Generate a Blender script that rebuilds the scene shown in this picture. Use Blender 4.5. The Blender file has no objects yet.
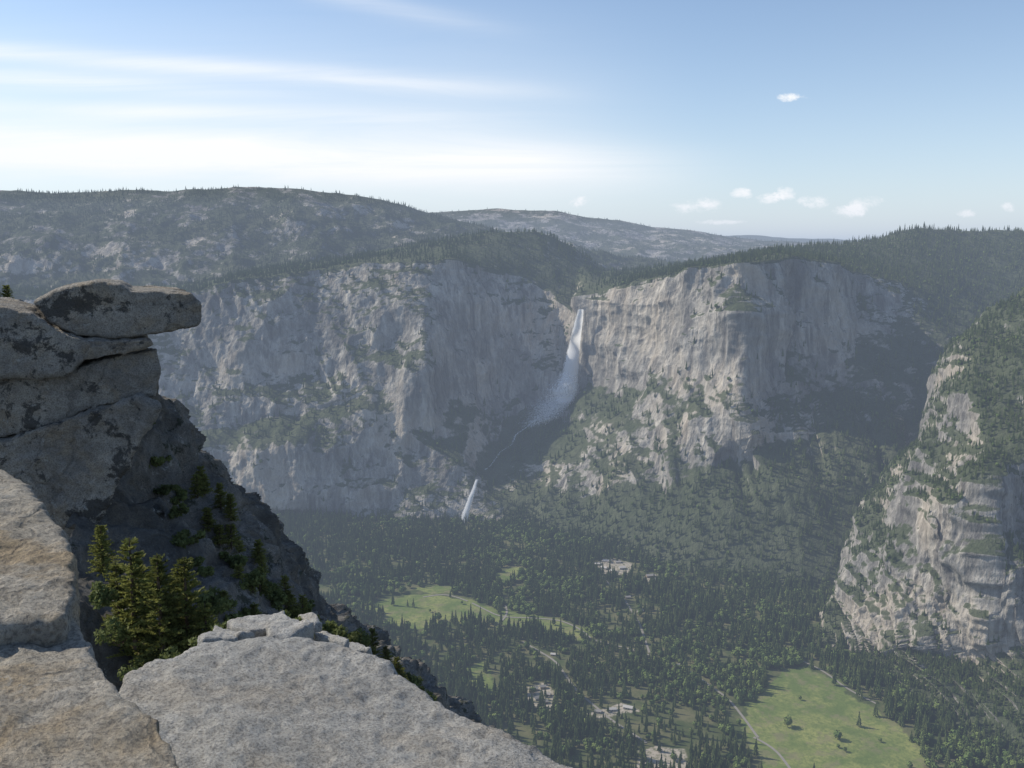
import bpy, math, numpy as np, bmesh
from mathutils import Vector
rng=np.random.default_rng(7)
scene=bpy.context.scene
# ------------------------------------------------------------ camera model
F=880.0; PITCH=math.atan(134/880.0); CP,SP=math.cos(PITCH),math.sin(PITCH)
def ray(px,py):
    u=(px-512)/F; v=(384-py)/F
    return np.array([u, CP+v*SP, -SP+v*CP])
def P(px,py,Y):
    d=ray(px,py); return d*(Y/d[1])
def PZ(px,py,z):
    d=ray(px,py); return d*(z/d[2])
def proj(p):
    p=np.asarray(p,float)
    dep=p[...,1]*CP-p[...,2]*SP; up=p[...,1]*SP+p[...,2]*CP
    return 512+F*p[...,0]/dep, 384-F*up/dep
# ------------------------------------------------------------ noise
def _h(ix,iy,iz):
    h=(ix*374761393+iy*668265263+iz*1274126177)&0x7fffffff
    h=((h^(h>>13))*1274126177)&0x7fffffff
    return ((h^(h>>16))&0xffff)/32767.5-1.0
def vn(p):
    i=np.floor(p).astype(np.int64); f=p-i; u=f*f*f*(f*(f*6-15)+10)
    r=0
    for a in (0,1):
        wx=u[...,0] if a else 1-u[...,0]
        for b in (0,1):
            wy=u[...,1] if b else 1-u[...,1]
            for c in (0,1):
                wz=u[...,2] if c else 1-u[...,2]
                r=r+wx*wy*wz*_h(i[...,0]+a,i[...,1]+b,i[...,2]+c)
    return r
ROT=np.array([[0.36,0.48,-0.8],[-0.8,0.6,0.0],[0.48,0.64,0.6]])
def fbm(p,octv=5,gain=0.5,ridge=False,rot=True):
    a=1;s=0;t=0;q=np.array(p,float)
    for o in range(octv):
        n=vn(q+o*17.3)
        if ridge: n=1-2*np.abs(n)
        s=s+a*n;t+=a;a*=gain
        q=q*2.03
        if rot: q=q@ROT.T
    return s/t
def sstep(a,b,x):
    t=np.clip((x-a)/(b-a),0,1); return t*t*(3-2*t)
# ------------------------------------------------------------ nodes helper
class T:
    def __init__(s,tree): s.t=tree; s.t.nodes.clear()
    def n(s,typ,ins=None,**kw):
        nd=s.t.nodes.new(typ)
        for k,v in kw.items(): setattr(nd,k,v)
        if ins:
            for k,v in ins.items():
                so=nd.inputs[k]
                if hasattr(v,'is_output'): s.t.links.new(v,so)
                else: so.default_value=v
        return nd
    def m(s,op,a,b=0.0,c=0.0,clamp=False):
        nd=s.n('ShaderNodeMath',{0:a,1:b,2:c},operation=op); nd.use_clamp=clamp; return nd.outputs[0]
    def noise(s,vec,scale,detail=4,rough=0.55,dist=0.0):
        return s.n('ShaderNodeTexNoise',{'Vector':vec,'Scale':scale,'Detail':detail,'Roughness':rough,'Distortion':dist}).outputs[0]
    def ss(s,x,a,b):
        return s.n('ShaderNodeMapRange',{0:x,1:a,2:b,3:0.0,4:1.0},interpolation_type='SMOOTHSTEP').outputs[0]
    def mix(s,f,a,b,bt='MIX'):
        nd=s.n('ShaderNodeMix',data_type='RGBA',blend_type=bt)
        for k,v in ((0,f),(6,a),(7,b)):
            if hasattr(v,'is_output'): s.t.links.new(v,nd.inputs[k])
            else: nd.inputs[k].default_value=(v if k==0 else (*v,1) if len(v)==3 else v)
        return nd.outputs[2]
    def vmul(s,vec,xyz):
        return s.n('ShaderNodeVectorMath',{0:vec,1:xyz},operation='MULTIPLY').outputs[0]
def newmat(name):
    m=bpy.data.materials.new(name); m.use_nodes=True; return m,T(m.node_tree)
def finish(t,col,rough=0.9,bump=None,dist=1.0,strength=1.0,spec=0.2):
    if spec<=0.1: b=t.n('ShaderNodeBsdfDiffuse',{'Color':col})
    else: b=t.n('ShaderNodeBsdfPrincipled',{'Base Color':col,'Roughness':rough,'Specular IOR Level':spec})
    if bump is not None:
        bn=t.n('ShaderNodeBump',{'Height':bump,'Distance':dist,'Strength':strength})
        t.t.links.new(bn.outputs[0],b.inputs['Normal'])
    o=t.n('ShaderNodeOutputMaterial'); t.t.links.new(b.outputs[0],o.inputs[0]); return b
# ---- terrain rock material
def terrain_mat(name,dark=(0.17,0.16,0.145),light=(0.48,0.445,0.39),veg=(0.052,0.066,0.03),vthr=0.62,sc=1.0,bumpd=12,va=1.15,vs=0.02):
    m,t=newmat(name)
    g=t.n('ShaderNodeNewGeometry'); pos=g.outputs['Position']
    nz=t.n('ShaderNodeSeparateXYZ',{0:g.outputs['Normal']}).outputs[2]
    a=t.noise(pos,0.0026*sc,4,0.6)
    st=t.noise(t.vmul(pos,(0.024*sc,0.024*sc,0.0024*sc)),1.0,5,0.62,0.3)
    fine=t.noise(t.vmul(pos,(0.09*sc,0.09*sc,0.03*sc)),1.0,4,0.68)
    f=t.m('ADD',t.m('MULTIPLY',a,0.6),t.m('MULTIPLY',st,0.65))
    col=t.mix(t.ss(f,0.47,0.80),dark,light)
    col=t.mix(1.0,col,t.n('ShaderNodeMapRange',{0:fine,1:0.3,2:0.7,3:0.65,4:1.26}).outputs[0],'MULTIPLY')
    strk=t.ss(t.noise(t.vmul(pos,(0.035*sc,0.035*sc,0.0016*sc)),1.0,4,0.65),0.50,0.64)
    col=t.mix(t.m('MULTIPLY',strk,0.72),col,(0.09,0.085,0.082))
    warm=t.ss(a,0.48,0.64)
    col=t.mix(t.m('MULTIPLY',warm,0.4),col,(0.42,0.345,0.255))
    vg=t.noise(pos,vs,5,0.78)
    fo=t.n('ShaderNodeAttribute',attribute_name='forest').outputs[2]
    vv=t.m('ADD',t.m('ADD',nz,t.m('MULTIPLY',t.m('SUBTRACT',vg,0.5),va)),t.m('MULTIPLY',fo,0.6))
    vm=t.ss(vv,vthr-0.12,vthr+0.16)
    vcol=t.mix(fine,tuple(c*0.6 for c in veg),tuple(c*1.6 for c in veg))
    col=t.mix(t.m('MULTIPLY',vm,0.9),col,vcol)
    h=t.m('ADD',t.m('MULTIPLY',st,1.0),t.m('MULTIPLY',fine,0.8))
    finish(t,col,0.95,h,bumpd,0.9,0.1)
    return m
# ------------------------------------------------------------ mesh helpers
def grid_obj(name,G,mat,attrs=None,smooth=True):
    R,C,_=G.shape
    me=bpy.data.meshes.new(name)
    idx=np.arange(R*C).reshape(R,C)
    q=np.stack([idx[:-1,:-1],idx[:-1,1:],idx[1:,1:],idx[1:,:-1]],-1).reshape(-1,4)
    me.vertices.add(R*C); me.vertices.foreach_set('co',G.reshape(-1).astype(np.float32))
    me.loops.add(q.size); me.loops.foreach_set('vertex_index',q.reshape(-1).astype(np.int32))
    me.polygons.add(len(q)); me.polygons.foreach_set('loop_start',np.arange(0,q.size,4,dtype=np.int32))
    me.polygons.foreach_set('loop_total',np.full(len(q),4,dtype=np.int32))
    me.update(calc_edges=True)
    if smooth: me.polygons.foreach_set('use_smooth',np.ones(len(q),bool))
    if attrs:
        for k,v in attrs.items():
            at=me.attributes.new(k,'FLOAT','POINT'); at.data.foreach_set('value',v.reshape(-1).astype(np.float32))
    me.materials.append(mat)
    ob=bpy.data.objects.new(name,me); scene.collection.objects.link(ob); return ob
def poly_obj(name,V,faces,mats,fm=None,smooth=False,link=True):
    me=bpy.data.meshes.new(name); me.from_pydata([tuple(v) for v in V],[],faces)
    for m in mats: me.materials.append(m)
    if fm is not None: me.polygons.foreach_set('material_index',np.array(fm,np.int32))
    if smooth: me.polygons.foreach_set('use_smooth',np.ones(len(me.polygons),bool))
    me.update()
    ob=bpy.data.objects.new(name,me)
    if link: scene.collection.objects.link(ob)
    return ob
def gridnormal(G):
    du=np.gradient(G,axis=1); dv=np.gradient(G,axis=0)
    n=np.cross(du,dv); n/=np.linalg.norm(n,axis=-1,keepdims=True)+1e-9; return n
def smooth1(a,k):
    if k<2: return a
    ker=np.hanning(k+2)[1:-1]; ker/=ker.sum(); h=k//2
    pad=np.concatenate([np.repeat(a[:1],h,0),a,np.repeat(a[-1:],k-1-h,0)],0)
    return np.stack([np.convolve(pad[:,i],ker,'valid') for i in range(a.shape[1])],1)
def rowsmooth(G,k,w):
    R,C,_=G.shape; S=smooth1(G.reshape(R,-1),k).reshape(G.shape); return G+(S-G)*w[:,None,None]
def loft(lines,rows,px0,px1,C,sm=9):
    cols=np.linspace(px0,px1,C); L=[]
    for ln_ in lines:
        xs=np.array([p[0] for p in ln_],float); pts=np.array([p[1] for p in ln_])
        L.append(smooth1(np.stack([np.interp(cols,xs,pts[:,i]) for i in range(3)],1),sm))
    out=[];zone=[]
    for k in range(len(L)-1):
        n=rows[k]
        for j in range(n+(1 if k==len(L)-2 else 0)):
            t=j/n; out.append(L[k]*(1-t)+L[k+1]*t); zone.append(k+t)
    return np.array(out),np.array(zone)
def ln(*pts): return [(p[0],P(*p)) for p in pts]
def lz(z,*pts): return [(p[0],PZ(p[0],p[1],z)) for p in pts]
def back(line,dy,dz):
    o=[]
    for px,p in line:
        s=(p[1]+dy)/p[1]; o.append((px,np.array([p[0]*s,p[1]+dy,p[2]+dz])))
    return o
def cliff_disp(G,amp=1.0,sc=1.0,diag=0.0,ledk=6):
    n=gridnormal(G); steep=1-np.clip(n[...,2],0,1)
    big=fbm(G/(420*sc),3,0.5,True)
    fl=fbm(G/np.array([120,120,600])/sc,5,0.5,True,rot=False)
    led=fbm(np.stack([G[...,0]/700+G[...,2]/300,G[...,1]/500,G[...,2]/70],-1)/sc,3,0.5,rot=False)
    md=fbm(G/(120*sc)+9,5,0.5)
    md2=fbm(G/(45*sc)+31,3,0.55,True)
    d=56*big*(0.3+0.7*steep)+34*fl*steep+ledk*led*steep+14*md+5*md2*(0.3+steep)
    if diag:
        q=np.stack([(G[...,0]+0.6*G[...,2])/(260*sc),G[...,1]/900,(G[...,2]-0.3*G[...,0])/(1100*sc)],-1)
        d=d+diag*fbm(q+5,4,0.5,True,rot=False)*(0.25+0.75*steep)
    return G+n*(amp*d)[...,None]
def pip(x,y,poly):
    inside=np.zeros(x.shape,bool); n=len(poly)
    for i in range(n):
        x1,y1=poly[i][:2]; x2,y2=poly[(i+1)%n][:2]
        c=((y1>y)!=(y2>y)); xi=(x2-x1)*(y-y1)/(y2-y1+1e-12)+x1
        inside^=c&(x<xi)
    return inside
def faces_of(G):
    c=(G[:-1,:-1]+G[1:,1:]+G[:-1,1:]+G[1:,:-1])/4
    a=np.cross(G[1:,1:]-G[:-1,:-1],G[1:,:-1]-G[:-1,1:]); A=np.linalg.norm(a,axis=-1)
    n=a/(A[...,None]+1e-9); n=np.where(n[...,2:3]<0,-n,n); return c,n,A/2
TREES=[]
def scatter_on(G,dens,N,smin,smax,kind=0):
    c,n,A=faces_of(G); w=(A*dens*np.clip(n[...,2],0.05,1)).ravel(); w/=w.sum()
    f=rng.choice(w.size,N,p=w); r,cc=np.divmod(f,c.shape[1])
    u=rng.random(N)[:,None]; v=rng.random(N)[:,None]
    p=(G[r,cc]*(1-u)*(1-v)+G[r,cc+1]*u*(1-v)+G[r+1,cc+1]*u*v+G[r+1,cc]*(1-u)*v)
    k=(rng.random(N)<kind).astype(int)
    TREES.append((p,smin+(smax-smin)*rng.random(N)**1.3,k))
    return p
# ------------------------------------------------------------ main north wall
M_wall=terrain_mat('granite_wall',vthr=0.72)
L0=lz(-995,(-200,537),(280,537),(440,528),(480,529),(540,540),(600,556),(700,585),(800,600),(900,600),(1200,600))
L1=ln((-200,515,3150),(280,518,3140),(430,515,3100),(470,516,3110),(520,510,3120),(560,503,3080),(620,492,2940),(700,480,2840),(760,462,2830),(800,450,2850),(850,440,2880),(900,430,2930),(960,420,3000),(1200,415,3200))
L2=ln((-200,440,3200),(230,450,3230),(300,440,3230),(360,446,3250),(400,436,3270),(450,455,3250),(480,476,3230),(505,460,3330),(540,455,3290),(590,446,3220),(620,440,3110),(690,415,2960),(740,395,2890),(770,395,2990),(800,395,3020),(850,385,3100),(900,375,3150),(970,360,3250),(1200,370,3400))
L3=ln((-200,425,3320),(230,432,3320),(300,415,3370),(350,412,3370),(385,385,3380),(425,362,3380),(450,395,3500),(500,425,3640),(540,412,3700),(565,402,3700),(590,385,3590),(640,385,3330),(700,350,3090),(745,335,2960),(775,345,3130),(805,345,3120),(850,340,3270),(900,335,3300),(970,330,3400),(1200,340,3600))
L4=ln((-200,300,3600),(100,300,3600),(200,294,3640),(240,281,3680),(350,266,3750),(400,262,3700),(450,262,3740),(490,268,3900),(530,280,4020),(560,298,3960),(577,315,3800),(588,297,3680),(612,288,3560),(650,280,3390),(700,271,3200),(745,264,3060),(775,262,3230),(810,268,3280),(850,278,3450),(900,290,3520),(950,300,3620),(975,308,3680),(1200,310,3900))
L5=ln((-200,290,4000),(100,290,4000),(200,285,4050),(240,274,4100),(350,257,4250),(430,243,4300),(490,233,4300),(540,232,4350),(575,250,4400),(600,271,4450),(630,272,4350),(700,262,4000),(745,256,3900),(770,251,3900),(830,247,4050),(880,239,4200),(915,229,4300),(960,233,4400),(1200,233,4600))
L6=back(L5,900,-300)
G,Z=loft([L0,L1,L2,L3,L4,L5,L6],[70,80,40,150,50,10],-200,1200,1150)
G=rowsmooth(G,33,1-sstep(3.3,3.8,Z))
pxm,_=proj(G)
fan=fbm(np.stack([G[...,0]/170,G[...,1]/900,0*G[...,0]],-1)+2,3,0.5,True)
G[...,2]+=(55*fan-10)*np.exp(-((Z-1.0)/0.55)**2)[:,None]*sstep(500,600,pxm)
fan2=fbm(np.stack([G[...,0]/260,G[...,1]/900,0*G[...,0]],-1)+7,3,0.5)
G[...,2]+=70*fan2*np.exp(-((Z-2.5)/0.7)**2)[:,None]*sstep(480,400,pxm)
G0=G
Ga=cliff_disp(G,1.0); Gb=cliff_disp(G,1.0,1.0,68.0)
wr=sstep(640,780,pxm)[...,None]; wl=sstep(470,330,pxm)[...,None]*0.85
G=Ga*(1-wr-wl)+Gb*(wr+wl)
fade=sstep(0,0.8,Z)[:,None,None]; top=(1-0.55*sstep(3.9,4.6,Z))[:,None,None]
G=G0+(G-G0)*fade*top
MAIN=G
c,n,A=faces_of(G); pxf,pyf=proj(c); zf=np.broadcast_to(((Z[:-1]+Z[1:])/2)[:,None],A.shape)
fz=fbm(c/180.0+4,5,0.6); fz2=fbm(c/70.0+4,4,0.6)
fd=fbm(np.stack([(c[...,0]+0.6*c[...,2])/160,c[...,1]/700,c[...,2]/900],-1)+5,4,0.5,rot=False)
tal=sstep(1.25,0.75,zf+0.35*fz)*(pxf>500)*1.0
led=((zf>=1.9)&(zf<3.05))*0.25*sstep(0.4,0.7,n[...,2]+0.3*fz2)
plat=(zf>=3.97)*(0.15+0.85*sstep(-0.2,0.12,0.6*fz+0.6*fz2+0.35*(pxf>700)))
face=((zf>=1)&(zf<4))*sstep(0.52,0.8,n[...,2]+0.4*fz2)*0.4
rgt=((zf>=1)&(zf<4))*sstep(760,860,pxf)*sstep(0.0,0.3,fd+0.4*fz+0.25*n[...,2])*0.6
lowr=((zf>=1)&(zf<2.8))*sstep(520,600,pxf)*sstep(-0.02,0.3,fz+0.5*fd+0.4*(n[...,2]-0.45))*0.5
dens=np.maximum.reduce([tal,led,plat*1.0,face,rgt,lowr])*(1-((pxf<505)&(zf<1)))
fa=np.zeros(G.shape[:2]); fa[:-1,:-1]=dens
grid_obj('granite_cliff',G,M_wall,{'forest':fa})
scatter_on(G,dens,40000,0.4,0.9,0.08)
# ------------------------------------------------------------ left plateau
M_up=terrain_mat('upland_rock',dark=(0.15,0.14,0.13),light=(0.44,0.41,0.365),vthr=0.80,veg=(0.042,0.054,0.028),va=2.2,vs=0.009)
B0=ln((-300,340,3900),(200,320,4000),(400,290,4400),(700,310,5000))
B1=ln((-300,262,4300),(60,258,4300),(180,262,4400),(300,258,4600),(430,250,5000),(700,280,5400))
B2=ln((-300,222,4700),(60,222,4750),(180,226,4800),(300,222,5000),(430,228,5400),(700,270,5700))
B3=ln((-300,192,5600),(0,191,5600),(60,194,5600),(120,191,5500),(180,191,5400),(240,187,5400),(300,189,5500),(360,197,5600),(400,206,5700),(430,214,5750),(500,232,5800),(600,262,5900),(700,280,6000))
G,Z=loft([B0,B1,B2,B3,back(B3,900,-200)],[50,60,90,10],-300,700,700)
G1=cliff_disp(G,2.0,1.0,40); G=G+(G1-G)*(1-0.75*sstep(2.3,3,Z))[:,None,None]
c,n,A=faces_of(G); fz=fbm(c/260.0+14,6,0.72)
dens=sstep(-0.2,0.15,fz)*sstep(0.2,0.6,n[...,2])
fa=np.zeros(G.shape[:2]); fa[:-1,:-1]=dens
grid_obj('mountain_ridge',G,M_up,{'forest':fa*0.5}); scatter_on(G,dens,20000,0.35,0.65)
# ------------------------------------------------------------ far ridge
C0=ln((250,300,6000),(600,300,6200),(1300,300,6500))
C1=ln((250,250,7500),(600,252,7500),(800,262,7500),(1300,262,7600))
C2=ln((250,216,9000),(380,216,9000),(430,213,9000),(470,211,9000),(500,209,9000),(530,211,9000),(560,212,9000),(585,218,9050),(620,221,9100),(650,227,9150),(690,230,9200),(740,239,9500),(800,243,9700),(860,241,9700),(1300,241,9900))
G,Z=loft([C0,C1,C2,back(C2,1500,-300)],[40,90,8],250,1300,600,5)
G1=cliff_disp(G,2.2,1.6,40); G=G+(G1-G)*(1-0.7*sstep(1.3,2,Z))[:,None,None]
c,n,A=faces_of(G); fz=fbm(c/300.0+24,6,0.75); dens=sstep(-0.2,0.1,fz)
fa=np.zeros(G.shape[:2]); fa[:-1,:-1]=dens
M_far=terrain_mat('far_rock',dark=(0.17,0.16,0.15),light=(0.46,0.43,0.39),vthr=1.05,va=2.4,veg=(0.05,0.06,0.035),vs=0.006)
grid_obj('distant_mountains',G,M_far,{'forest':fa*0.5}); scatter_on(G,dens,9000,0.4,0.7)
D2=ln((600,246,15000),(700,236,15000),(760,235,15000),(800,238,15000),(830,237,15000),(870,241,15000),(1000,243,15000),(1400,243,15000))
G,Z=loft([back(D2,-2500,-600),D2,back(D2,2500,-500)],[20,6],600,1400,200)
G=G+np.array([0,0,1])*(fbm(G/900,5)*60)[...,None]
grid_obj('distant_mountains',G,M_up,{'forest':np.ones(G.shape[:2])})
# ------------------------------------------------------------ right spur
M_spur=terrain_mat('spur_rock',dark=(0.16,0.152,0.14),light=(0.44,0.41,0.365),vthr=0.62,sc=1.4,bumpd=9,vs=0.03)
S0=lz(-990,(815,668),(860,715),(920,745),(1024,790),(1200,870))
S1=[(815,PZ(815,655,-985))]+ln((860,666,2010),(900,668,1960),(960,668,1880),(1024,660,1800),(1200,640,1760))
S2=[(815,PZ(815,650,-980))]+ln((850,605,2180),(880,585,2120),(920,550,2060),(960,510,2020),(990,470,1960),(1024,455,1980),(1200,390,1940))
S3=[(815,PZ(815,645,-975))]+ln((832,622,2260),(842,588,2350),(858,538,2430),(876,497,2500),(905,458,2570),(926,425,2600),(944,384,2620),(962,342,2650),(986,312,2660),(1024,288,2660),(1200,218,2660))
S4=back(S3,500,-350)
G,Z=loft([S0,S1,S2,S3,S4],[50,120,150,12],815,1200,430,5)
G=rowsmooth(G,41,1-sstep(2.4,2.8,Z))
fan=fbm(np.stack([G[...,0]/110,G[...,1]/900,0*G[...,0]],-1)+2,4,0.55,True)
G[...,2]+=(50*fan-12)*np.exp(-((Z-1.0)/0.5)**2)[:,None]
G1=cliff_disp(G,1.2,0.7,46,0); px,_=proj(G)
G=G+(G1-G)*(sstep(0,0.6,Z)[:,None]*(0.35+0.65*sstep(815,860,px))*(1-0.5*sstep(2.7,3,Z))[:,None])[...,None]
c,n,A=faces_of(G); fz=fbm(c/110.0+44,5,0.68); zf=np.broadcast_to(((Z[:-1]+Z[1:])/2)[:,None],A.shape)
dens=sstep(-0.05,0.25,fz+0.8*(n[...,2]-0.6)+0.4*(zf-1.85))*0.75*(zf>=1)+0.95*sstep(1.2,0.9,zf+0.4*fz)
dens=np.clip(dens,0,1)
fa=np.zeros(G.shape[:2]); fa[:-1,:-1]=dens
grid_obj('granite_spur',G,M_spur,{'forest':fa*0.8}); scatter_on(G,dens,17000,0.25,0.65,0.12)
# ------------------------------------------------------------ valley floor
def g2(poly): return [PZ(a,b,-970)[:2] for a,b in poly]
MEADOWS=[g2(p) for p in (
 [(360,606),(390,597),(425,593),(458,597),(480,605),(520,610),(558,618),(588,634),(576,640),(545,630),(505,626),(480,620),(455,621),(432,625),(415,633),(398,628),(380,617)],
 [(492,577),(510,565),(525,568),(521,577),(502,584)],
 [(740,704),(762,686),(782,669),(805,665),(834,677),(856,700),(895,724),(922,748),(925,800),(775,800),(752,745)],
 [(466,666),(482,661),(494,680),(500,698),(482,692)],
 [(412,589),(440,585),(464,590),(430,593)])]
SAND=[g2(p) for p in ([(632,768),(640,749),(662,744),(686,750),(692,775)],[(590,565),(612,558),(632,563),(626,575),(600,574)],
 [(526,687),(546,682),(556,696),(550,710),(530,706)],[(586,712),(625,705),(642,712),(600,719)],[(643,576),(657,574),(660,582),(645,583)])]
gx=np.linspace(-1500,1500,620); gy=np.linspace(1150,3500,520)
X,Y=np.meshgrid(gx,gy)
def floorz(x,y):
    return -970+3.0*fbm(np.stack([x/220,y/220,0*x],-1),3)
wn=fbm(np.stack([X/60,Y/60,0*X],-1),4)*24; wn2=fbm(np.stack([X/60+9,Y/60,0*X],-1),4)*24
mead=np.zeros(X.shape); sand=np.zeros(X.shape)
for p in MEADOWS: mead=np.maximum(mead,pip(X+wn,Y+wn2,p))
for p in SAND: sand=np.maximum(sand,pip(X+wn*0.5,Y+wn2*0.5,p))
G=np.stack([X,Y,floorz(X,Y)],-1)
m,t=newmat('valley_ground')
g=t.n('ShaderNodeNewGeometry'); pos=g.outputs['Position']
n1=t.noise(pos,0.02,5,0.65); n2=t.noise(pos,0.12,4,0.7)
col=t.mix(t.ss(n1,0.35,0.7),(0.06,0.08,0.032),(0.15,0.14,0.075))
mc=t.mix(t.ss(t.noise(pos,0.011,6,0.66,0.6),0.38,0.62),(0.12,0.16,0.05),(0.25,0.26,0.09))
mc=t.mix(t.ss(n2,0.35,0.75),mc,(0.10,0.135,0.045))
mc=t.mix(t.m('MULTIPLY',t.ss(t.noise(pos,0.025,5,0.7),0.50,0.64),0.6),mc,(0.20,0.175,0.105))
col=t.mix(t.n('ShaderNodeAttribute',attribute_name='meadow').outputs[2],col,mc)
col=t.mix(t.m('MULTIPLY',t.n('ShaderNodeAttribute',attribute_name='sand').outputs[2],t.ss(n2,0.3,0.6)),col,(0.40,0.35,0.29))
finish(t,col,0.95,n2,1.5,0.5,0.1)
grid_obj('valley_floor',G,m,{'meadow':mead,'sand':sand})
mg,t=newmat('far_ground'); pos=t.n('ShaderNodeNewGeometry').outputs['Position']
finish(t,t.mix(t.noise(pos,0.002,6,0.7),(0.03,0.04,0.02),(0.12,0.11,0.09)),0.95,spec=0.1)
a=60000
poly_obj('ground',[(-a,-a,-1010),(a,-a,-1010),(a,a,-1010),(-a,a,-1010)],[(0,1,2,3)],[mg])
def infl(x,y,polys,marg=12):
    k=np.zeros(x.shape,bool)
    for p in polys:
        for dx,dy in ((0,0),(marg,0),(-marg,0),(0,marg),(0,-marg)): k|=pip(x+dx,y+dy,p)
    return k
ROADS=[[(470,602),(500,617),(530,618),(560,620),(580,629),(592,640)],[(800,660),(825,672),(845,688),(880,706)],[(497,626),(508,614),(505,604)],[(592,640),(640,652),(690,672),(730,700),(760,740)],[(750,735),(775,748),(795,775)],[(420,598),(445,594),(470,602)],[(600,575),(625,600),(640,625),(650,655)],[(520,640),(555,660),(575,690),(610,720),(650,745)]]
def road_pts(r):
    p=np.array([PZ(a,b,-970) for a,b in r]); d=np.r_[0,np.cumsum(np.linalg.norm(np.diff(p,axis=0),axis=1))]
    s=np.linspace(0,d[-1],int(d[-1]/8)+3); q=np.stack([np.interp(s,d,p[:,i]) for i in range(3)],1); q=smooth1(q,15); return q
RP=[road_pts(r) for r in ROADS]
N=56000
tx=rng.uniform(-1400,1450,N); ty=rng.uniform(1150,3200,N)
cl=fbm(np.stack([tx/90,ty/90,0*tx],-1),4)
keep=rng.random(N)<(0.25+0.75*sstep(-0.35,0.02,cl))
wx=fbm(np.stack([tx/45,ty/45,0*tx],-1)+3,3)*24; wy=fbm(np.stack([tx/45,ty/45,0*tx],-1)+8,3)*24
inm=infl(tx+wx,ty+wy,MEADOWS,3); keep&=~inm|(rng.random(N)<0.012); keep&=~(infl(tx,ty,SAND,3)&(rng.random(N)<0.88))
for q in RP:
    for i in range(0,len(q),1): keep&=((tx-q[i,0])**2+(ty-q[i,1])**2)>8.0**2
tx,ty=tx[keep],ty[keep]; cl=cl[keep]
big=np.clip(0.86+0.4*fbm(np.stack([tx/200+3,ty/200,0*tx],-1),3)+rng.normal(0,0.22,len(tx)),0.28,1.45)
kind=(rng.random(len(tx))<0.15+0.5*(fbm(np.stack([tx/150+7,ty/150,0*tx],-1),2)>0.2)).astype(int)
TREES.append((np.stack([tx,ty,floorz(tx,ty)-1],-1),big,kind))
lone=[PZ(a,b,-970) for a,b in ((845,752),(838,748),(800,700),(560,628),(430,612),(520,622),(462,604),(880,742))]
TREES.append((np.array(lone),np.full(len(lone),0.5),np.ones(len(lone),int)))
# ---- tree prototypes
def leafmat(name,c1,c2):
    m,t=newmat(name); oi=t.n('ShaderNodeObjectInfo').outputs['Random']
    b=t.n('ShaderNodeBsdfDiffuse',{'Color':t.mix(oi,c1,c2)})
    o=t.n('ShaderNodeOutputMaterial'); t.t.links.new(b.outputs[0],o.inputs[0]); return m
M_con=leafmat('conifer_needles',(0.06,0.09,0.032),(0.14,0.165,0.062))
M_dec=leafmat('oak_leaves',(0.15,0.19,0.06),(0.095,0.14,0.045))
mb,t=newmat('bark'); finish(t,t.mix(t.noise(t.n('ShaderNodeTexCoord').outputs['Object'],4,4),(0.06,0.045,0.03),(0.15,0.115,0.085)),0.95,spec=0.1)
M_bark=mb
coll=bpy.data.collections.new('forest_trees'); scene.collection.children.link(coll)
def proto_conifer(H,Rb,seed,tiers=8):
    r=np.random.default_rng(seed); V=[];Fc=[];M=[]
    for i in range(6):
        a=i/6*2*math.pi; V.append((0.5*math.cos(a),0.5*math.sin(a),0)); 
    V.append((0,0,H*0.9)); 
    for i in range(6): Fc.append((i,(i+1)%6,6)); M.append(1)
    for k in range(tiers):
        z0=H*(0.12+0.86*k/tiers); z1=min(H,z0+H*0.24*(1-0.4*k/tiers)); rr=Rb*(1-(k/tiers)**1.25*0.9)*r.uniform(0.8,1.12)
        nb=9; b=len(V); V.append((r.normal(0,.2),r.normal(0,.2),z1)); off=r.random()*6
        for i in range(nb*2):
            a=off+i/(nb*2)*2*math.pi; q=rr*(r.uniform(0.75,1.2) if i%2==0 else r.uniform(0.35,0.55))
            V.append((q*math.cos(a),q*math.sin(a),z0-(0.09*q if i%2==0 else -0.7)+r.normal(0,0.35)))
        for i in range(nb*2): Fc.append((b,b+1+i,b+1+(i+1)%(nb*2))); M.append(0)
    return V,Fc,M
def proto_round(H,R,seed):
    r=np.random.default_rng(seed); V=[];Fc=[];M=[]
    for i in range(5):
        a=i/5*2*math.pi; V.append((0.5*math.cos(a),0.5*math.sin(a),0))
    V.append((0,0,H*0.7))
    for i in range(5): Fc.append((i,(i+1)%5,5)); M.append(1)
    for k in range(150):
        d=r.normal(size=3); d/=np.linalg.norm(d); rad=r.uniform(0.65,1.05)
        c=np.array([d[0]*R*rad,d[1]*R*rad,H*0.58+d[2]*H*0.4*rad]); 
        t1=r.normal(size=3); t1-=d*(t1@d)*0.7; t1/=np.linalg.norm(t1); t2=np.cross(d,t1)
        s=r.uniform(1.3,2.3); b=len(V)
        for aa in (0,1.3,2.5,3.8,5.0): V.append(tuple(c+s*(t1*math.cos(aa)+t2*math.sin(aa))*r.uniform(0.7,1.2)))
        Fc.append((b,b+1,b+2,b+3,b+4)); M.append(0)
    return V,Fc,M
spots=[(100,2100),(160,2140),(240,2090),(60,2180),(-60,2200),(200,2200)]
for i in range(6):
    if i<4: V,Fc,M=proto_conifer([38,42,34,30][i],[5.8,5.0,6.4,6.0][i],i+1,[8,9,7,7][i]); nm='conifer_tree'; mt=[M_con,M_bark]
    else: V,Fc,M=proto_round([22,18][i-4],[8,7][i-4],i); nm='broadleaf_tree'; mt=[M_dec,M_bark]
    ob=poly_obj(nm,V,Fc,mt,M,link=False); coll.objects.link(ob); x,y=spots[i]; ob.location=(x,y,float(floorz(np.array([x*1.0]),np.array([y*1.0]))[0])-1)
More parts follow.
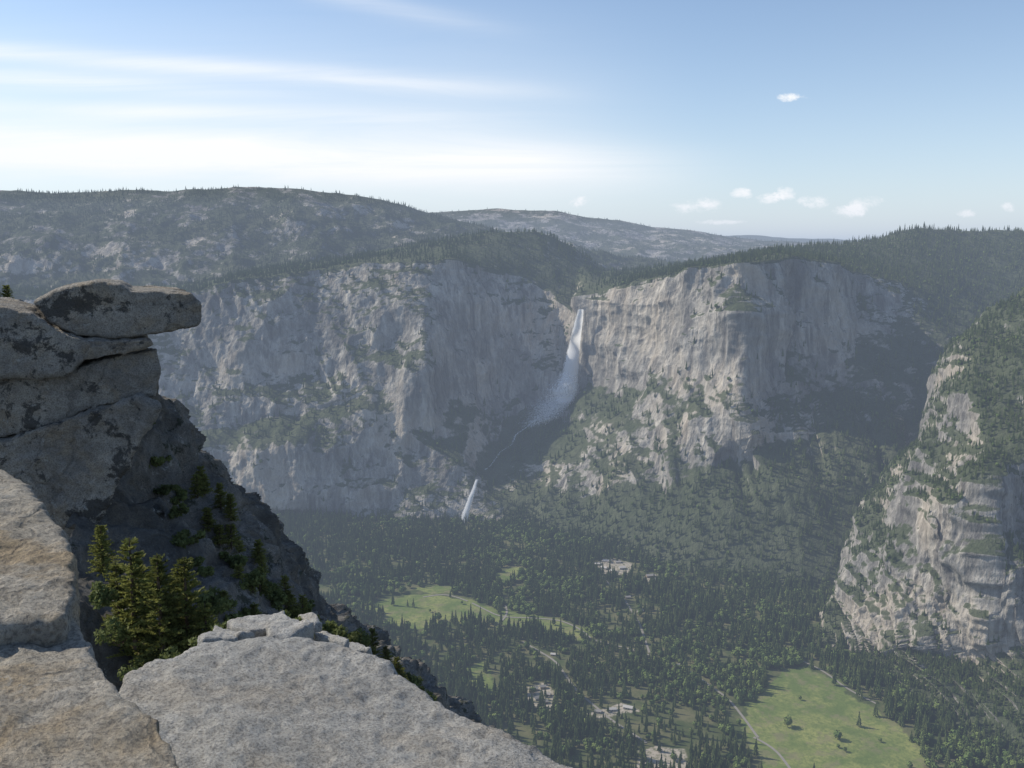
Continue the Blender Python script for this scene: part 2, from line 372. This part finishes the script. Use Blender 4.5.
def make_scatter(name,pts,sc,rz,idx,col):
    me=bpy.data.meshes.new(name); me.vertices.add(len(pts)); me.vertices.foreach_set('co',pts.astype(np.float32).ravel())
    for k,v,ty_ in (('sc',sc,'FLOAT'),('rz',rz,'FLOAT'),('ti',idx,'INT')):
        a=me.attributes.new(k,ty_,'POINT'); a.data.foreach_set('value',v.astype(np.int32 if ty_=='INT' else np.float32))
    ob=bpy.data.objects.new(name,me); scene.collection.objects.link(ob)
    ng=bpy.data.node_groups.new(name,'GeometryNodeTree')
    ng.interface.new_socket('Geometry',in_out='INPUT',socket_type='NodeSocketGeometry'); ng.interface.new_socket('Geometry',in_out='OUTPUT',socket_type='NodeSocketGeometry')
    gi=ng.nodes.new('NodeGroupInput'); go=ng.nodes.new('NodeGroupOutput'); ip=ng.nodes.new('GeometryNodeInstanceOnPoints')
    ci=ng.nodes.new('GeometryNodeCollectionInfo'); ci.inputs[0].default_value=col; ci.inputs[1].default_value=True; ci.inputs[2].default_value=True
    def na(nm,ty_):
        q=ng.nodes.new('GeometryNodeInputNamedAttribute'); q.data_type=ty_; q.inputs[0].default_value=nm
        return q.outputs[0]
    cr=ng.nodes.new('ShaderNodeCombineXYZ'); ng.links.new(na('rz','FLOAT'),cr.inputs[2])
    ng.links.new(gi.outputs[0],ip.inputs['Points']); ng.links.new(ci.outputs[0],ip.inputs['Instance'])
    ip.inputs['Pick Instance'].default_value=True; ng.links.new(na('ti','INT'),ip.inputs['Instance Index'])
    ng.links.new(cr.outputs[0],ip.inputs['Rotation']); ng.links.new(na('sc','FLOAT'),ip.inputs['Scale']); ng.links.new(ip.outputs[0],go.inputs[0])
    md=ob.modifiers.new('scatter','NODES'); md.node_group=ng; return ob
pts=np.concatenate([a[0] for a in TREES]); sc=np.concatenate([a[1] for a in TREES]); kd=np.concatenate([a[2] for a in TREES])
ti=np.where(kd==1,rng.integers(0,2,len(kd)),rng.integers(2,6,len(kd)))
make_scatter('conifer_forest',pts,sc,rng.uniform(0,6.28,len(pts)),ti,coll)
# ---- roads
m,t=newmat('road_surface'); finish(t,t.mix(t.noise(t.n('ShaderNodeNewGeometry').outputs['Position'],0.2,4),(0.18,0.17,0.15),(0.32,0.29,0.25)),0.9,spec=0.1); M_road=m
for q in RP:
    d=np.gradient(q,axis=0); nn=np.stack([-d[:,1],d[:,0],0*d[:,0]],1); nn/=np.linalg.norm(nn,axis=1,keepdims=True)+1e-9
    V=np.concatenate([q+nn*2.8,q-nn*2.8]); V[:,2]=floorz(V[:,0],V[:,1])+0.8; k=len(q)
    poly_obj('road',V,[(i,i+1,k+i+1,k+i) for i in range(k-1)],[M_road])
# ---- houses
def flat(name,c,r=0.8,c2=None):
    m,t=newmat(name); finish(t,t.mix(t.noise(t.n('ShaderNodeTexCoord').outputs['Object'],0.8,4),c,c2 or tuple(v*0.7 for v in c)),r); return m
M_w=flat('timber_wall',(0.32,0.24,0.17)); M_w2=flat('pale_wall',(0.5,0.46,0.4)); M_r=flat('shingle_roof',(0.32,0.30,0.28)); M_r2=flat('light_roof',(0.52,0.49,0.45)); M_g=flat('window_glass',(0.03,0.035,0.04),0.2)
def house(c,w,d,h,rot,wm,rm):
    e=h*0.5; V=[(-w,-d,0),(w,-d,0),(w,d,0),(-w,d,0),(-w,-d,h),(w,-d,h),(w,d,h),(-w,d,h),(-w,0,h+e),(w,0,h+e)]
    Fc=[(0,1,5,4),(1,2,6,9,5),(2,3,7,6),(3,0,4,8,7)]; M=[0]*4
    o=1.0; b=len(V); k=e/d
    V+=[(-w-o,-d-o,h-o*k+.1),(w+o,-d-o,h-o*k+.1),(w+o,0,h+e+.1),(-w-o,0,h+e+.1),(w+o,d+o,h-o*k+.1),(-w-o,d+o,h-o*k+.1)]
    Fc+=[(b,b+1,b+2,b+3),(b+3,b+2,b+4,b+5)]; M+=[1,1]
    nw=max(2,int(w/2.2))
    for s in (-1,1):
        for i in range(nw):
            x=-w+(i+0.5)*2*w/nw; b=len(V); y=s*(d+0.05); bot=0 if (i==nw//2) else h*0.35
            V+=[(x-.7,y,bot+.05),(x+.7,y,bot+.05),(x+.7,y,h*0.75),(x-.7,y,h*0.75)]; Fc.append((b,b+1,b+2,b+3)); M.append(2)
    ob=poly_obj('house',V,Fc,[wm,rm,M_g],M); ob.location=c; ob.rotation_euler=(0,0,rot)
for (px,py,w,d) in [(597,565,12,6),(607,562,15,7),(618,563,10,5),(604,569,12,6),(622,569,11,6),(613,572,9,5),(650,577,14,7),(657,581,8,5),(534,690,8,4),(543,688,7,4),(548,695,8,4),(537,699,8,4),(545,703,7,4),(598,713,8,4),(612,711,8,4),(628,709,9,5),(554,655,7,4),(600,690,8,4),(578,668,8,4),(700,640,7,4),(640,612,8,4),(628,598,8,4),(676,668,8,4)]:
    p=PZ(px,py,-970); p[2]=float(floorz(p[:1],p[1:2])[0])
    house(p,w*rng.uniform(.8,1.1),d,rng.uniform(4,6),rng.uniform(-.6,.6),[M_w,M_w2][rng.integers(2)],[M_r,M_r2][rng.integers(2)])
# ------------------------------------------------------------ waterfalls
mpx,mpy=proj(MAIN)
def surf(px,py,r=4):
    k=((mpx-px)**2+(mpy-py)**2); s=k<r*r
    return MAIN[...,1][s].min() if s.any() else MAIN[...,1].ravel()[k.argmin()]
m,t=newmat('falling_water')
pos=t.n('ShaderNodeNewGeometry').outputs['Position']; e=t.n('ShaderNodeAttribute',attribute_name='edge').outputs[2]
ns=t.noise(t.vmul(pos,(0.16,0.16,0.02)),1.0,6,0.65,0.6)
al=t.ss(t.m('ADD',e,t.m('MULTIPLY',t.m('SUBTRACT',ns,0.5),1.4)),0.05,0.75)
df=t.n('ShaderNodeBsdfDiffuse',{'Color':(0.97,0.97,0.98,1)}); tl=t.n('ShaderNodeBsdfTranslucent',{'Color':(0.97,0.97,0.98,1)})
a1=t.n('ShaderNodeMixShader',{0:0.5,1:df.outputs[0],2:tl.outputs[0]}); tp=t.n('ShaderNodeBsdfTransparent')
a2=t.n('ShaderNodeMixShader',{0:al,1:tp.outputs[0],2:a1.outputs[0]}); o=t.n('ShaderNodeOutputMaterial'); t.t.links.new(a2.outputs[0],o.inputs[0]); M_fall=m
def fall(name,path,off=14,strong=1.0):
    xs=np.array(path,float); s=np.linspace(0,len(xs)-1,70); q=np.stack([np.interp(s,range(len(xs)),xs[:,i]) for i in range(4)],1)
    Ys=np.array([surf(a,b) for a,b in q[:,:2]]); Ys=smooth1(np.minimum(Ys,np.r_[Ys[1:],Ys[-1:]])[:,None],9)[:,0]-off
    K=13; G=np.zeros((70,K,3)); E=np.zeros((70,K))
    for i in range(70):
        c=P(q[i,0],q[i,1],Ys[i]); w=q[i,2]*Ys[i]/F
        for j in range(K):
            u=j/(K-1)*2-1
            G[i,j]=c+np.array([u*w, -1.0*w*math.sqrt(max(0,1-u*u)),0]); E[i,j]=(1-abs(u)**1.6)*q[i,3]*strong*(min(1,i/2+.4))*(min(1,(69-i)/6+.1))
    grid_obj(name,G,M_fall,{'edge':E})
fall('upper_waterfall',[(581,309,3.0,1.7),(579,320,4.4,1.9),(576,335,5.6,1.9),(573,352,7.2,1.8),(570,372,9.2,1.6),(567,388,12,1.3),(562,404,15,0.8)],28)
fall('waterfall_mist',[(567,370,15,0.35),(561,388,22,0.6),(553,402,27,0.65),(543,414,24,0.5),(528,426,16,0.2)],40,0.9)
fall('cascade',[(540,416,2.2,0.5),(525,428,1.8,0.45),(516,434,1.8,0.5),(512,444,1.3,0.3),(500,452,1.4,0.35),(490,466,1.3,0.35),(484,470,1.6,0.5)],10)
fall('lower_waterfall',[(477,479,1.6,1.2),(474,489,2.4,1.3),(470,500,3.2,1.3),(466,512,4.2,1.2),(463,524,5.4,0.9)],16)
# ------------------------------------------------------------ foreground rocks
def rock_mat(name,c1,c2,lichen=0.3,lcol=(0.05,0.05,0.048),stain=0.3,sc=1.0,warm=(0.48,0.37,0.235),bump=0.05,crack=1.0,wl_=0.5):
    m,t=newmat(name); pos=t.n('ShaderNodeTexCoord').outputs['Object']
    big=t.noise(pos,0.9*sc,5,0.6,0.3); fine=t.noise(pos,60*sc,5,0.8); mid=t.noise(pos,9*sc,8,0.76)
    col=t.mix(t.ss(big,0.35,0.65),c1,c2)
    col=t.mix(t.m('MULTIPLY',t.ss(t.noise(pos,1.7*sc,5,0.65,0.6),0.46,0.62),stain),col,warm)
    col=t.mix(1.0,col,t.n('ShaderNodeMapRange',{0:mid,1:0.3,2:0.7,3:0.64,4:1.3}).outputs[0],'MULTIPLY')
    sp=t.ss(fine,0.38,0.56); col=t.mix(t.m('MULTIPLY',t.m('SUBTRACT',1.0,sp),0.62),col,(0.10,0.095,0.09))
    if lichen>0:
        li=t.ss(t.m('ADD',t.noise(pos,3.2*sc,9,0.75,0.3),t.m('MULTIPLY',t.m('SUBTRACT',big,0.5),0.6)),0.66-lichen*0.35,0.72-lichen*0.35)
        col=t.mix(t.m('MULTIPLY',li,0.82),col,lcol)
    wl=t.ss(t.noise(pos,6.0*sc,7,0.75,0.2),0.60,0.66); col=t.mix(t.m('MULTIPLY',wl,wl_),col,(0.56,0.55,0.51))
    h=t.m('ADD',t.m('MULTIPLY',mid,1.0),t.m('MULTIPLY',fine,0.22))
    if crack>0:
        vo=t.n('ShaderNodeTexVoronoi',{'Vector':t.n('ShaderNodeVectorMath',{0:pos,1:t.n('ShaderNodeTexNoise',{'Vector':pos,'Scale':2.0*sc,'Detail':6.0}).outputs[1]},operation='ADD').outputs[0],'Scale':0.4*sc},feature='DISTANCE_TO_EDGE').outputs[0]
        cr=t.m('MULTIPLY',t.m('SUBTRACT',1.0,t.ss(vo,0.0,0.012)),crack); col=t.mix(t.m('MULTIPLY',cr,0.7),col,(0.04,0.037,0.033))
        h=t.m('SUBTRACT',h,t.m('MULTIPLY',cr,0.5))
    finish(t,col,0.92,h,bump,1.0,0.2); return m
M_slab=rock_mat('pale_granite',(0.44,0.43,0.405),(0.56,0.545,0.51),0.0,stain=0.22,bump=0.07,crack=0.0)
M_ledge=rock_mat('tan_granite',(0.44,0.40,0.33),(0.58,0.53,0.45),0.05,stain=0.85,bump=0.08,crack=0.4)
M_stack=rock_mat('lichen_granite',(0.34,0.32,0.29),(0.56,0.51,0.435),0.33,stain=0.45,sc=0.6,bump=0.2,crack=0.4,wl_=0.75)
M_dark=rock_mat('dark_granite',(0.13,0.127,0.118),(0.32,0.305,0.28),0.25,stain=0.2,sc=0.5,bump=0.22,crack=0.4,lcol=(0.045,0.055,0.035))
def rock(name,A,B,mat,vox,amp,scl,seed=0,parent=None,strata=0.0,smi=3,scale3=0.35):
    n=len(A); V=np.concatenate([A,B]); Fc=[tuple(range(n)),tuple(range(2*n-1,n-1,-1))]+[(i,n+i,n+(i+1)%n,(i+1)%n) for i in range(n)]
    ob=poly_obj('tmp',V,Fc,[mat])
    bm=bmesh.new(); bm.from_mesh(ob.data); bmesh.ops.triangulate(bm,faces=bm.faces[:]); bmesh.ops.recalc_face_normals(bm,faces=bm.faces[:]); bm.to_mesh(ob.data); bm.free()
    md=ob.modifiers.new('r','REMESH'); md.mode='VOXEL'; md.voxel_size=vox
    s=ob.modifiers.new('s','SMOOTH'); s.iterations=smi; s.factor=0.5
    dg=bpy.context.evaluated_depsgraph_get(); me=bpy.data.meshes.new_from_object(ob.evaluated_get(dg))
    bpy.data.objects.remove(ob)
    k=len(me.vertices); co=np.zeros(k*3,np.float32); me.vertices.foreach_get('co',co); co=co.reshape(-1,3).astype(float)
    nr=np.zeros(k*3,np.float32); me.vertices.foreach_get('normal',nr); nr=nr.reshape(-1,3).astype(float)
    d=amp*(0.9*fbm(co/scl+seed,4)+0.5*fbm(co/(scl*scale3)+seed,5,0.6,True)+0.22*fbm(co/(scl*0.08)+seed,4,0.6))
    if strata: d+=strata*fbm(np.stack([co[:,0]/3+co[:,2]*0.6,co[:,1]/3,co[:,2]/0.35],-1)+seed,3,rot=False)
    co=co+nr*d[:,None]; me.vertices.foreach_set('co',co.astype(np.float32).ravel())
    me.polygons.foreach_set('use_smooth',np.ones(len(me.polygons),bool)); me.materials.clear(); me.materials.append(mat); me.update()
    o=bpy.data.objects.new(name,me); scene.collection.objects.link(o)
    if parent: o.parent=parent
    return o
def down(A,dz): 
    A=np.array(A); return A-np.array([0,0,dz])
slabA=np.array([PZ(a,b,z) for a,b,z in [(128,674,-2.55),(160,660,-2.6),(186,655,-2.6),(204,646,-2.62),(245,641,-2.65),(280,643,-2.66),(314,640,-2.68),(350,652,-2.72),(384,667,-2.75),(414,690,-2.78),(447,712,-2.8),(480,722,-2.82),(512,737,-2.85),(578,772,-2.85),(620,830,-2.85),(660,1000,-2.85),(0,1000,-2.6),(60,800,-2.5)]])
rock('granite_slab',slabA,down(slabA,1.6),M_slab,0.02,0.07,0.9,3,smi=1)
l1=np.array([PZ(a,b,z) for a,b,z in [(-200,445,-1.0),(-60,462,-1.02),(4,474,-1.05),(34,497,-1.08),(60,528,-1.12),(72,560,-1.15),(74,596,-1.18),(60,622,-1.2),(-200,640,-1.15)]])
l2=np.array([PZ(a,b,z) for a,b,z in [(-300,606,-1.22),(66,610,-1.25),(88,640,-1.27),(118,688,-1.30),(154,716,-1.33),(186,768,-1.35),(215,860,-1.35),(240,1000,-1.35),(-400,1000,-1.3)]])
E=bpy.data.objects.new('granite_ledge',None); scene.collection.objects.link(E)
rock('upper_step',l1,down(l1,2.2),M_ledge,0.015,0.045,0.5,5,E,smi=1)
rock('lower_step',l2,down(l2,2.2),M_ledge,0.015,0.04,0.6,8,E,smi=1)
E=bpy.data.objects.new('overhanging_rock',None); scene.collection.objects.link(E)
def blk(name,poly,Y,dep,seed,amp=0.14,scl=1.4,st=0.05,mat=None,ty_=0.85):
    A=np.array([P(a,b,Y) for a,b in poly]); c=A.mean(0); dv=np.array([c[0]/c[1],1,0]); dv*=dep/np.linalg.norm(dv)
    B=(A-c)*np.array([0.92,1,ty_])+c+dv
    rock(name,A,B,mat or M_stack,0.04,amp,scl,seed,E,st,smi=1,scale3=0.4)
blk('cap_slab',[(34,302),(56,291),(96,283),(120,285),(132,292),(160,292),(190,293),(201,303),(202,318),(196,326),(170,331),(130,336),(78,335),(52,322)],17,3.2,1,0.08,1.6,0.05)
blk('shoulder_block',[(-80,300),(0,306),(32,312),(52,328),(85,340),(150,339),(155,346),(122,355),(84,362),(70,372),(0,378),(-80,380)],16.7,4,2,0.12,1.3)
blk('middle_block',[(-80,381),(0,381),(74,371),(118,355),(158,350),(161,376),(156,396),(100,407),(0,440),(-80,442)],16.9,4,3,0.12,1.3)
blk('lower_block',[(-80,442),(0,441),(100,409),(142,397),(159,407),(144,436),(128,468),(108,500),(92,545),(84,600),(70,720),(-80,720)],16.6,4,4,0.17,1.3)
# dark cliff dropping away
R=ln((60,385,20),(100,400,21),(150,418,22.5),(172,444,25),(200,478,28),(230,522,33),(260,562,38),(292,594,44),(328,626,50),(374,660,58),(424,698,68),(474,738,78),(560,810,92))
Mi=ln((60,520,17),(100,540,17.5),(150,560,18.5),(210,600,20),(270,640,25),(330,680,32),(430,760,45),(480,800,55),(560,860,70))
Nn=ln((60,600,12.2),(100,640,12.4),(150,680,12.6),(250,690,13.5),(330,730,17),(400,800,24),(480,850,30),(560,930,34))
Nb=[(px,p+np.array([0,0,-14.0])) for px,p in Nn]
G,Z=loft([Nb,Nn,Mi,R,back(R,14,-30),back(R,30,-90)],[20,110,190,50,20],60,560,480,7)
nn=gridnormal(G); d=1.1*fbm(G/6.0,4,0.5,True)+0.5*fbm(G/1.8+5,5,0.55,True)+0.9*fbm(G/np.array([2.4,2.4,8])+3,4,0.45,True,rot=False)
G=G+nn*(d*sstep(8,20,G[...,1])*(0.75+0.008*G[...,1]))[...,None]; CL=G
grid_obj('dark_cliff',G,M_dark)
for i,(px,py,Y,s) in enumerate([(238,634,9,0.27),(264,629,9.3,0.3),(290,634,9,0.22),(222,641,8.5,0.17),(318,646,9,0.22),(345,652,9.5,0.2),(302,624,10,0.18)]):
    c=P(px,py,Y); k=7; an=np.sort(rng.uniform(0,2*math.pi,k)); r=s*rng.uniform(.75,1.2,k)
    A=np.stack([c[0]+r*1.3*np.cos(an),c[1]+r*np.sin(an),c[2]+s*0.3+rng.normal(0,s*0.12,k)],1); B=A*1; B[:,:2]=(A[:,:2]-c[:2])*1.2+c[:2]; B[:,2]-=s*6
    rock('boulder',A,B,M_slab,0.02,0.04,0.3,i*3,smi=1)
# ------------------------------------------------------------ foreground vegetation
def fol_mat(name,c1,c2):
    m,t=newmat(name); pos=t.n('ShaderNodeNewGeometry').outputs['Position']; rd=t.n('ShaderNodeNewGeometry').outputs['Random Per Island']
    col=t.mix(rd,c1,c2); col=t.mix(t.ss(t.noise(pos,1.3,4),0.45,0.75),col,tuple(v*0.5 for v in c1))
    b=t.n('ShaderNodeBsdfPrincipled',{'Base Color':col,'Roughness':0.7,'Specular IOR Level':0.2}); tr=t.n('ShaderNodeBsdfTranslucent',{'Color':col})
    mx=t.n('ShaderNodeMixShader',{0:0.4,1:b.outputs[0],2:tr.outputs[0]}); o=t.n('ShaderNodeOutputMaterial'); t.t.links.new(mx.outputs[0],o.inputs[0]); return m
M_pine=fol_mat('pine_needles',(0.16,0.18,0.05),(0.26,0.26,0.08)); M_shr=fol_mat('shrub_leaves',(0.11,0.14,0.045),(0.19,0.21,0.075))
def pine(base,H,Rb,seed,name='pine_tree',dn=1.0):
    r=np.random.default_rng(seed); V=[];Fc=[];M=[]
    K=8;NS=6
    for k in range(K):
        z=H*k/(K-1); rr=0.035*H*(1-k/(K-1))**0.8*0.8+0.004
        for i in range(NS): a=i/NS*6.283; V.append((rr*math.cos(a),rr*math.sin(a),z))
    for k in range(K-1):
        for i in range(NS): Fc.append((k*NS+i,k*NS+(i+1)%NS,(k+1)*NS+(i+1)%NS,(k+1)*NS+i)); M.append(1)
    nw=int(22*dn*max(1,H/3)**0.5)
    for w in range(nw):
        f=0.06+0.92*(w/nw); z=f*H; L0_=Rb*(1-f)**0.75
        for b in range(r.integers(5,8)):
            a=r.uniform(0,6.283); L=L0_*r.uniform(0.5,1.2)+0.05; up=r.uniform(-0.15,0.35)+0.5*f
            d=np.array([math.cos(a),math.sin(a),up]); d/=np.linalg.norm(d); o=np.array([0,0,z+r.normal(0,0.03*H/nw)])
            s=np.cross(d,[0,0,1]); s/=np.linalg.norm(s); bi=len(V); th=0.012*H*(1-f)*0.6+0.004
            V+= [tuple(o+s*th),tuple(o-s*th),tuple(o+d*L)]; Fc.append((bi,bi+1,bi+2)); M.append(1)
            nt=int((6+L*28)*dn)
            for q in range(nt):
                u=(q+1)/nt; c=o+d*L*u+np.array([0,0,-0.12*L*u*u])
                for side in (-1,1,0):
                    dd=d*r.uniform(0.3,0.9)+s*side*r.uniform(0.5,1.0)+np.array([0,0,r.uniform(-0.1,0.55)]); dd/=np.linalg.norm(dd)
                    ll=r.uniform(0.06,0.12)*(1.15-u*0.4)*(H/3)**0.5/dn**0.7; p=np.cross(dd,r.normal(size=3)); p/=np.linalg.norm(p); bi=len(V); wd=ll*0.22
                    V+=[tuple(c),tuple(c+dd*ll*0.5+p*wd),tuple(c+dd*ll),tuple(c+dd*ll*0.5-p*wd)]; Fc.append((bi,bi+1,bi+2,bi+3)); M.append(0)
    ob=poly_obj(name,V,Fc,[M_pine,M_bark],M); ob.location=base; return ob
def shrub(c,rx,rz,seed,n=900,leaf=0.05,name='shrub'):
    r=np.random.default_rng(seed); V=[];Fc=[];M=[]
    cl=r.normal(size=(9,3))*np.array([rx*.5,rx*.5,rz*.4]); cl[:,2]=np.abs(cl[:,2])
    for k in cl:
        bi=len(V); V+=[(0.02,0,-rz*.3),(-0.02,0,-rz*.3),tuple(k)]; Fc.append((bi,bi+1,bi+2)); M.append(1)
    for i in range(n):
        k=cl[r.integers(9)]; d=r.normal(size=3); d/=np.linalg.norm(d); p=k+d*r.uniform(0.5,1)*np.array([rx,rx,rz])*0.42
        t1=r.normal(size=3); t1/=np.linalg.norm(t1); t2=np.cross(t1,d); t2/=np.linalg.norm(t2)+1e-6; s=leaf*r.uniform(.6,1.3); bi=len(V)
        V+=[tuple(p-t1*s),tuple(p+t2*s*.5),tuple(p+t1*s),tuple(p-t2*s*.5)]; Fc.append((bi,bi+1,bi+2,bi+3)); M.append(0)
    ob=poly_obj(name,V,Fc,[M_shr,M_bark],M); ob.location=c; return ob
cpx,cpy=proj(CL)
def onC(px,py):
    k=((cpx-px)**2+(cpy-py)**2); s=k<25
    if s.any():
        q=CL[s]; return q[q[:,1].argmin()]
    return CL.reshape(-1,3)[k.ravel().argmin()]
def pn(px,py,top,wpx,seed,Y=None,dn=1.0):
    b=onC(px,py) if Y is None else P(px,py,Y); D=b[1]; H=(py-top)*D/F*1.03; pine(b,H,wpx*D/F,seed,dn=dn)
pn(138,668,527,34,1,12.4); pn(164,672,545,34,2,12.1); pn(190,668,548,32,3,12.4); pn(122,655,555,26,4,12.8); pn(208,664,598,22,9,12.3); pn(150,664,556,26,21,12.9); pn(178,660,566,26,22,12.9)
pn(205,490,462,9,5); pn(222,505,478,8,6); pn(104,575,522,14,7,14.5); pn(260,560,535,9,8); pn(236,520,492,7,12); pn(228,610,588,10,31)
pn(376,668,622,14,13); pn(388,676,640,14,14); pn(366,660,632,12,15); pn(400,684,650,12,16)
pn(8,308,286,7,10,24); pn(-4,308,282,7,11,24)
for i in range(48):
    s=rng.random(); px=190+s*270; base=np.interp(px,[190,230,260,292,328,374,424,474],[462,522,562,594,626,660,698,738])
    py=base+abs(rng.normal(0,26)); h=rng.uniform(12,27); pn(px,py,py-h,h*0.32,100+i,None,0.5)
SH=[(200,665,26,24),(228,636,20,14),(256,648,22,16),(284,626,18,12),(302,646,20,12),(325,640,20,16),(342,655,20,12),(170,675,26,22),(150,676,22,20),(120,640,20,24),(105,600,14,18),(150,420,8,8),(250,580,14,14),(275,600,14,12),(310,610,12,10),(350,640,16,14),(400,700,20,18),(420,700,18,14),(430,715,16,12),(410,680,14,12),(215,600,18,16),(180,500,10,10),(190,540,12,12),(235,560,12,10),(290,640,18,14),(320,655,16,14),(360,680,18,16),(385,700,18,14)]
for i in range(22):
    px=rng.uniform(150,330); SH.append((px,np.interp(px,[150,230,330],[430,540,640])+rng.uniform(8,90),rng.uniform(7,13),rng.uniform(6,10)))
for i,(px,py,w_,h) in enumerate(SH):
    b=onC(px,py) if i>10 else P(px,py,10.0 if i<7 else 12.0); D=b[1]; shrub(b,w_*D/F,h*D/F,i,900,0.002*D+0.01)
# ------------------------------------------------------------ valley haze: its light is emission set in the volume, not scattered sun
m,t=newmat('haze'); SIG=0.58e-4; HC=(0.43,0.52,0.69)
ab=t.n('ShaderNodeVolumeAbsorption',{'Color':(0,0,0,1),'Density':SIG}); em=t.n('ShaderNodeEmission',{'Color':(*HC,1),'Strength':SIG})
ad=t.n('ShaderNodeAddShader',{0:ab.outputs[0],1:em.outputs[0]}); o=t.n('ShaderNodeOutputMaterial'); t.t.links.new(ad.outputs[0],o.inputs['Volume'])
a,b0,z0,z1=22000,22000,-1100,260
V=[(-a,-3000,z0),(a,-3000,z0),(a,b0,z0),(-a,b0,z0),(-a,-3000,z1),(a,-3000,z1),(a,b0,z1),(-a,b0,z1)]
poly_obj('emissive_haze',V,[(3,2,1,0),(4,5,6,7),(0,1,5,4),(1,2,6,5),(2,3,7,6),(3,0,4,7)],[m])
# ------------------------------------------------------------ sun + sky
AZ=math.radians(-74); EL=math.radians(40)
S=Vector((math.sin(AZ)*math.cos(EL),math.cos(AZ)*math.cos(EL),math.sin(EL)))
sl=bpy.data.lights.new('sun','SUN'); sl.energy=5.0; sl.angle=math.radians(0.5); sl.color=(1,0.93,0.80)
so=bpy.data.objects.new('sun',sl); scene.collection.objects.link(so); so.rotation_euler=S.to_track_quat('Z','Y').to_euler()
w=bpy.data.worlds.new('World'); scene.world=w; w.use_nodes=True; t=T(w.node_tree)
sky=t.n('ShaderNodeTexSky',sky_type='NISHITA'); sky.sun_disc=False; sky.sun_elevation=EL; sky.sun_rotation=AZ; sky.altitude=1600; sky.air_density=1.15; sky.dust_density=1.1; sky.ozone_density=2.2
gen=t.n('ShaderNodeTexCoord').outputs['Generated']; sx=t.n('ShaderNodeSeparateXYZ',{0:gen})
x,y,z=sx.outputs; yy=t.m('MAXIMUM',y,0.02); u=t.m('DIVIDE',x,yy); wv=t.m('DIVIDE',z,yy)
fr=t.ss(y,0.1,0.4)
uv=t.n('ShaderNodeCombineXYZ',{0:u,1:wv,2:0.0}).outputs[0]
nstr=t.noise(t.vmul(uv,(2.2,26,1)),1.0,6,0.62,0.7)
def uw(px,py):
    d=ray(px,py); return d[0]/d[1],d[2]/d[1]
def band(pa,pb,sg,fadeL,fadeR,amt,ns=0.9):
    ua,wa=uw(*pa); ub,wb=uw(*pb); s=(wb-wa)/(ub-ua)
    c=t.m('MULTIPLY_ADD',u,s,wa-s*ua); d=t.m('DIVIDE',t.m('SUBTRACT',wv,c),sg/F); g=t.m('EXPONENT',t.m('MULTIPLY',t.m('MULTIPLY',d,d),-1.0))
    e=t.m('MULTIPLY',t.ss(u,uw(*fadeL)[0]-0.12,uw(*fadeL)[0]+0.12),t.m('SUBTRACT',1.0,t.ss(u,uw(*fadeR)[0]-0.25,uw(*fadeR)[0]+0.05)))
    k=t.m('MULTIPLY_ADD',t.m('SUBTRACT',nstr,0.45),ns*3,1.0-ns*0.3)
    return t.m('MULTIPLY',t.m('MULTIPLY',g,e),t.m('MULTIPLY',t.m('MAXIMUM',k,0.0),amt))
tot=None
for b in [band((0,150),(700,172),24,(-400,0),(740,0),0.78,0.6),band((0,52),(540,92),9,(-500,0),(580,0),0.42),band((0,78),(230,90),8,(-500,0),(300,0),0.45),
          band((330,-5),(490,28),10,(330,0),(540,0),0.3),band((-100,130),(600,150),95,(-600,0),(680,0),0.34,0.3),band((0,108),(500,120),8,(-600,0),(520,0),0.3)]:
    tot=b if tot is None else t.m('ADD',tot,b)
pn1=t.noise(t.vmul(uv,(38,60,1)),1.0,6,0.72,0.3)
for px,py,rx,ry in [(578,201,14,8),(697,206,28,9),(742,193,13,7),(770,198,15,7),(785,194,14,8),(813,202,19,8),(850,211,20,8),(864,205,22,10),(790,98,20,4.5),(967,213,11,5),(1008,207,12,6),(720,222,30,3)]:
    cu,cw=uw(px,py); du=t.m('DIVIDE',t.m('SUBTRACT',u,cu),rx/F); dw=t.m('DIVIDE',t.m('SUBTRACT',wv,cw),ry/F)
    d2=t.m('ADD',t.m('MULTIPLY',du,du),t.m('MULTIPLY',dw,dw)); k=t.ss(t.m('ADD',t.m('SUBTRACT',1.0,d2),t.m('MULTIPLY',t.m('SUBTRACT',pn1,0.5),3.6)),0.2,1.5)
    k=t.m('MULTIPLY',k,t.m('LESS_THAN',d2,4.0)); tot=t.m('ADD',tot,t.m('MULTIPLY',k,0.95))
cm=t.m('MULTIPLY',t.m('MINIMUM',tot,1.0),fr)
hz=t.m('MULTIPLY',t.m('EXPONENT',t.m('MULTIPLY',t.m('ABSOLUTE',z),-10.0)),0.8)
skc=t.mix(hz,sky.outputs[0],(5.1,5.65,6.3))
col=t.mix(cm,skc,(7.2,7.25,7.3))
bg=t.n('ShaderNodeBackground',{'Color':col,'Strength':0.15}); o=t.n('ShaderNodeOutputWorld'); t.t.links.new(bg.outputs[0],o.inputs[0])
# ------------------------------------------------------------ camera
cd=bpy.data.cameras.new('camera'); cam=bpy.data.objects.new('camera',cd); scene.collection.objects.link(cam)
cd.sensor_width=36; cd.lens=36*F/1024; cd.clip_start=0.05; cd.clip_end=100000
cam.location=(0,0,0); cam.rotation_euler=(math.pi/2-PITCH,0,0); scene.camera=cam
scene.view_settings.view_transform='Standard'; scene.view_settings.look='None'; scene.view_settings.exposure=0
print('trees',len(pts))
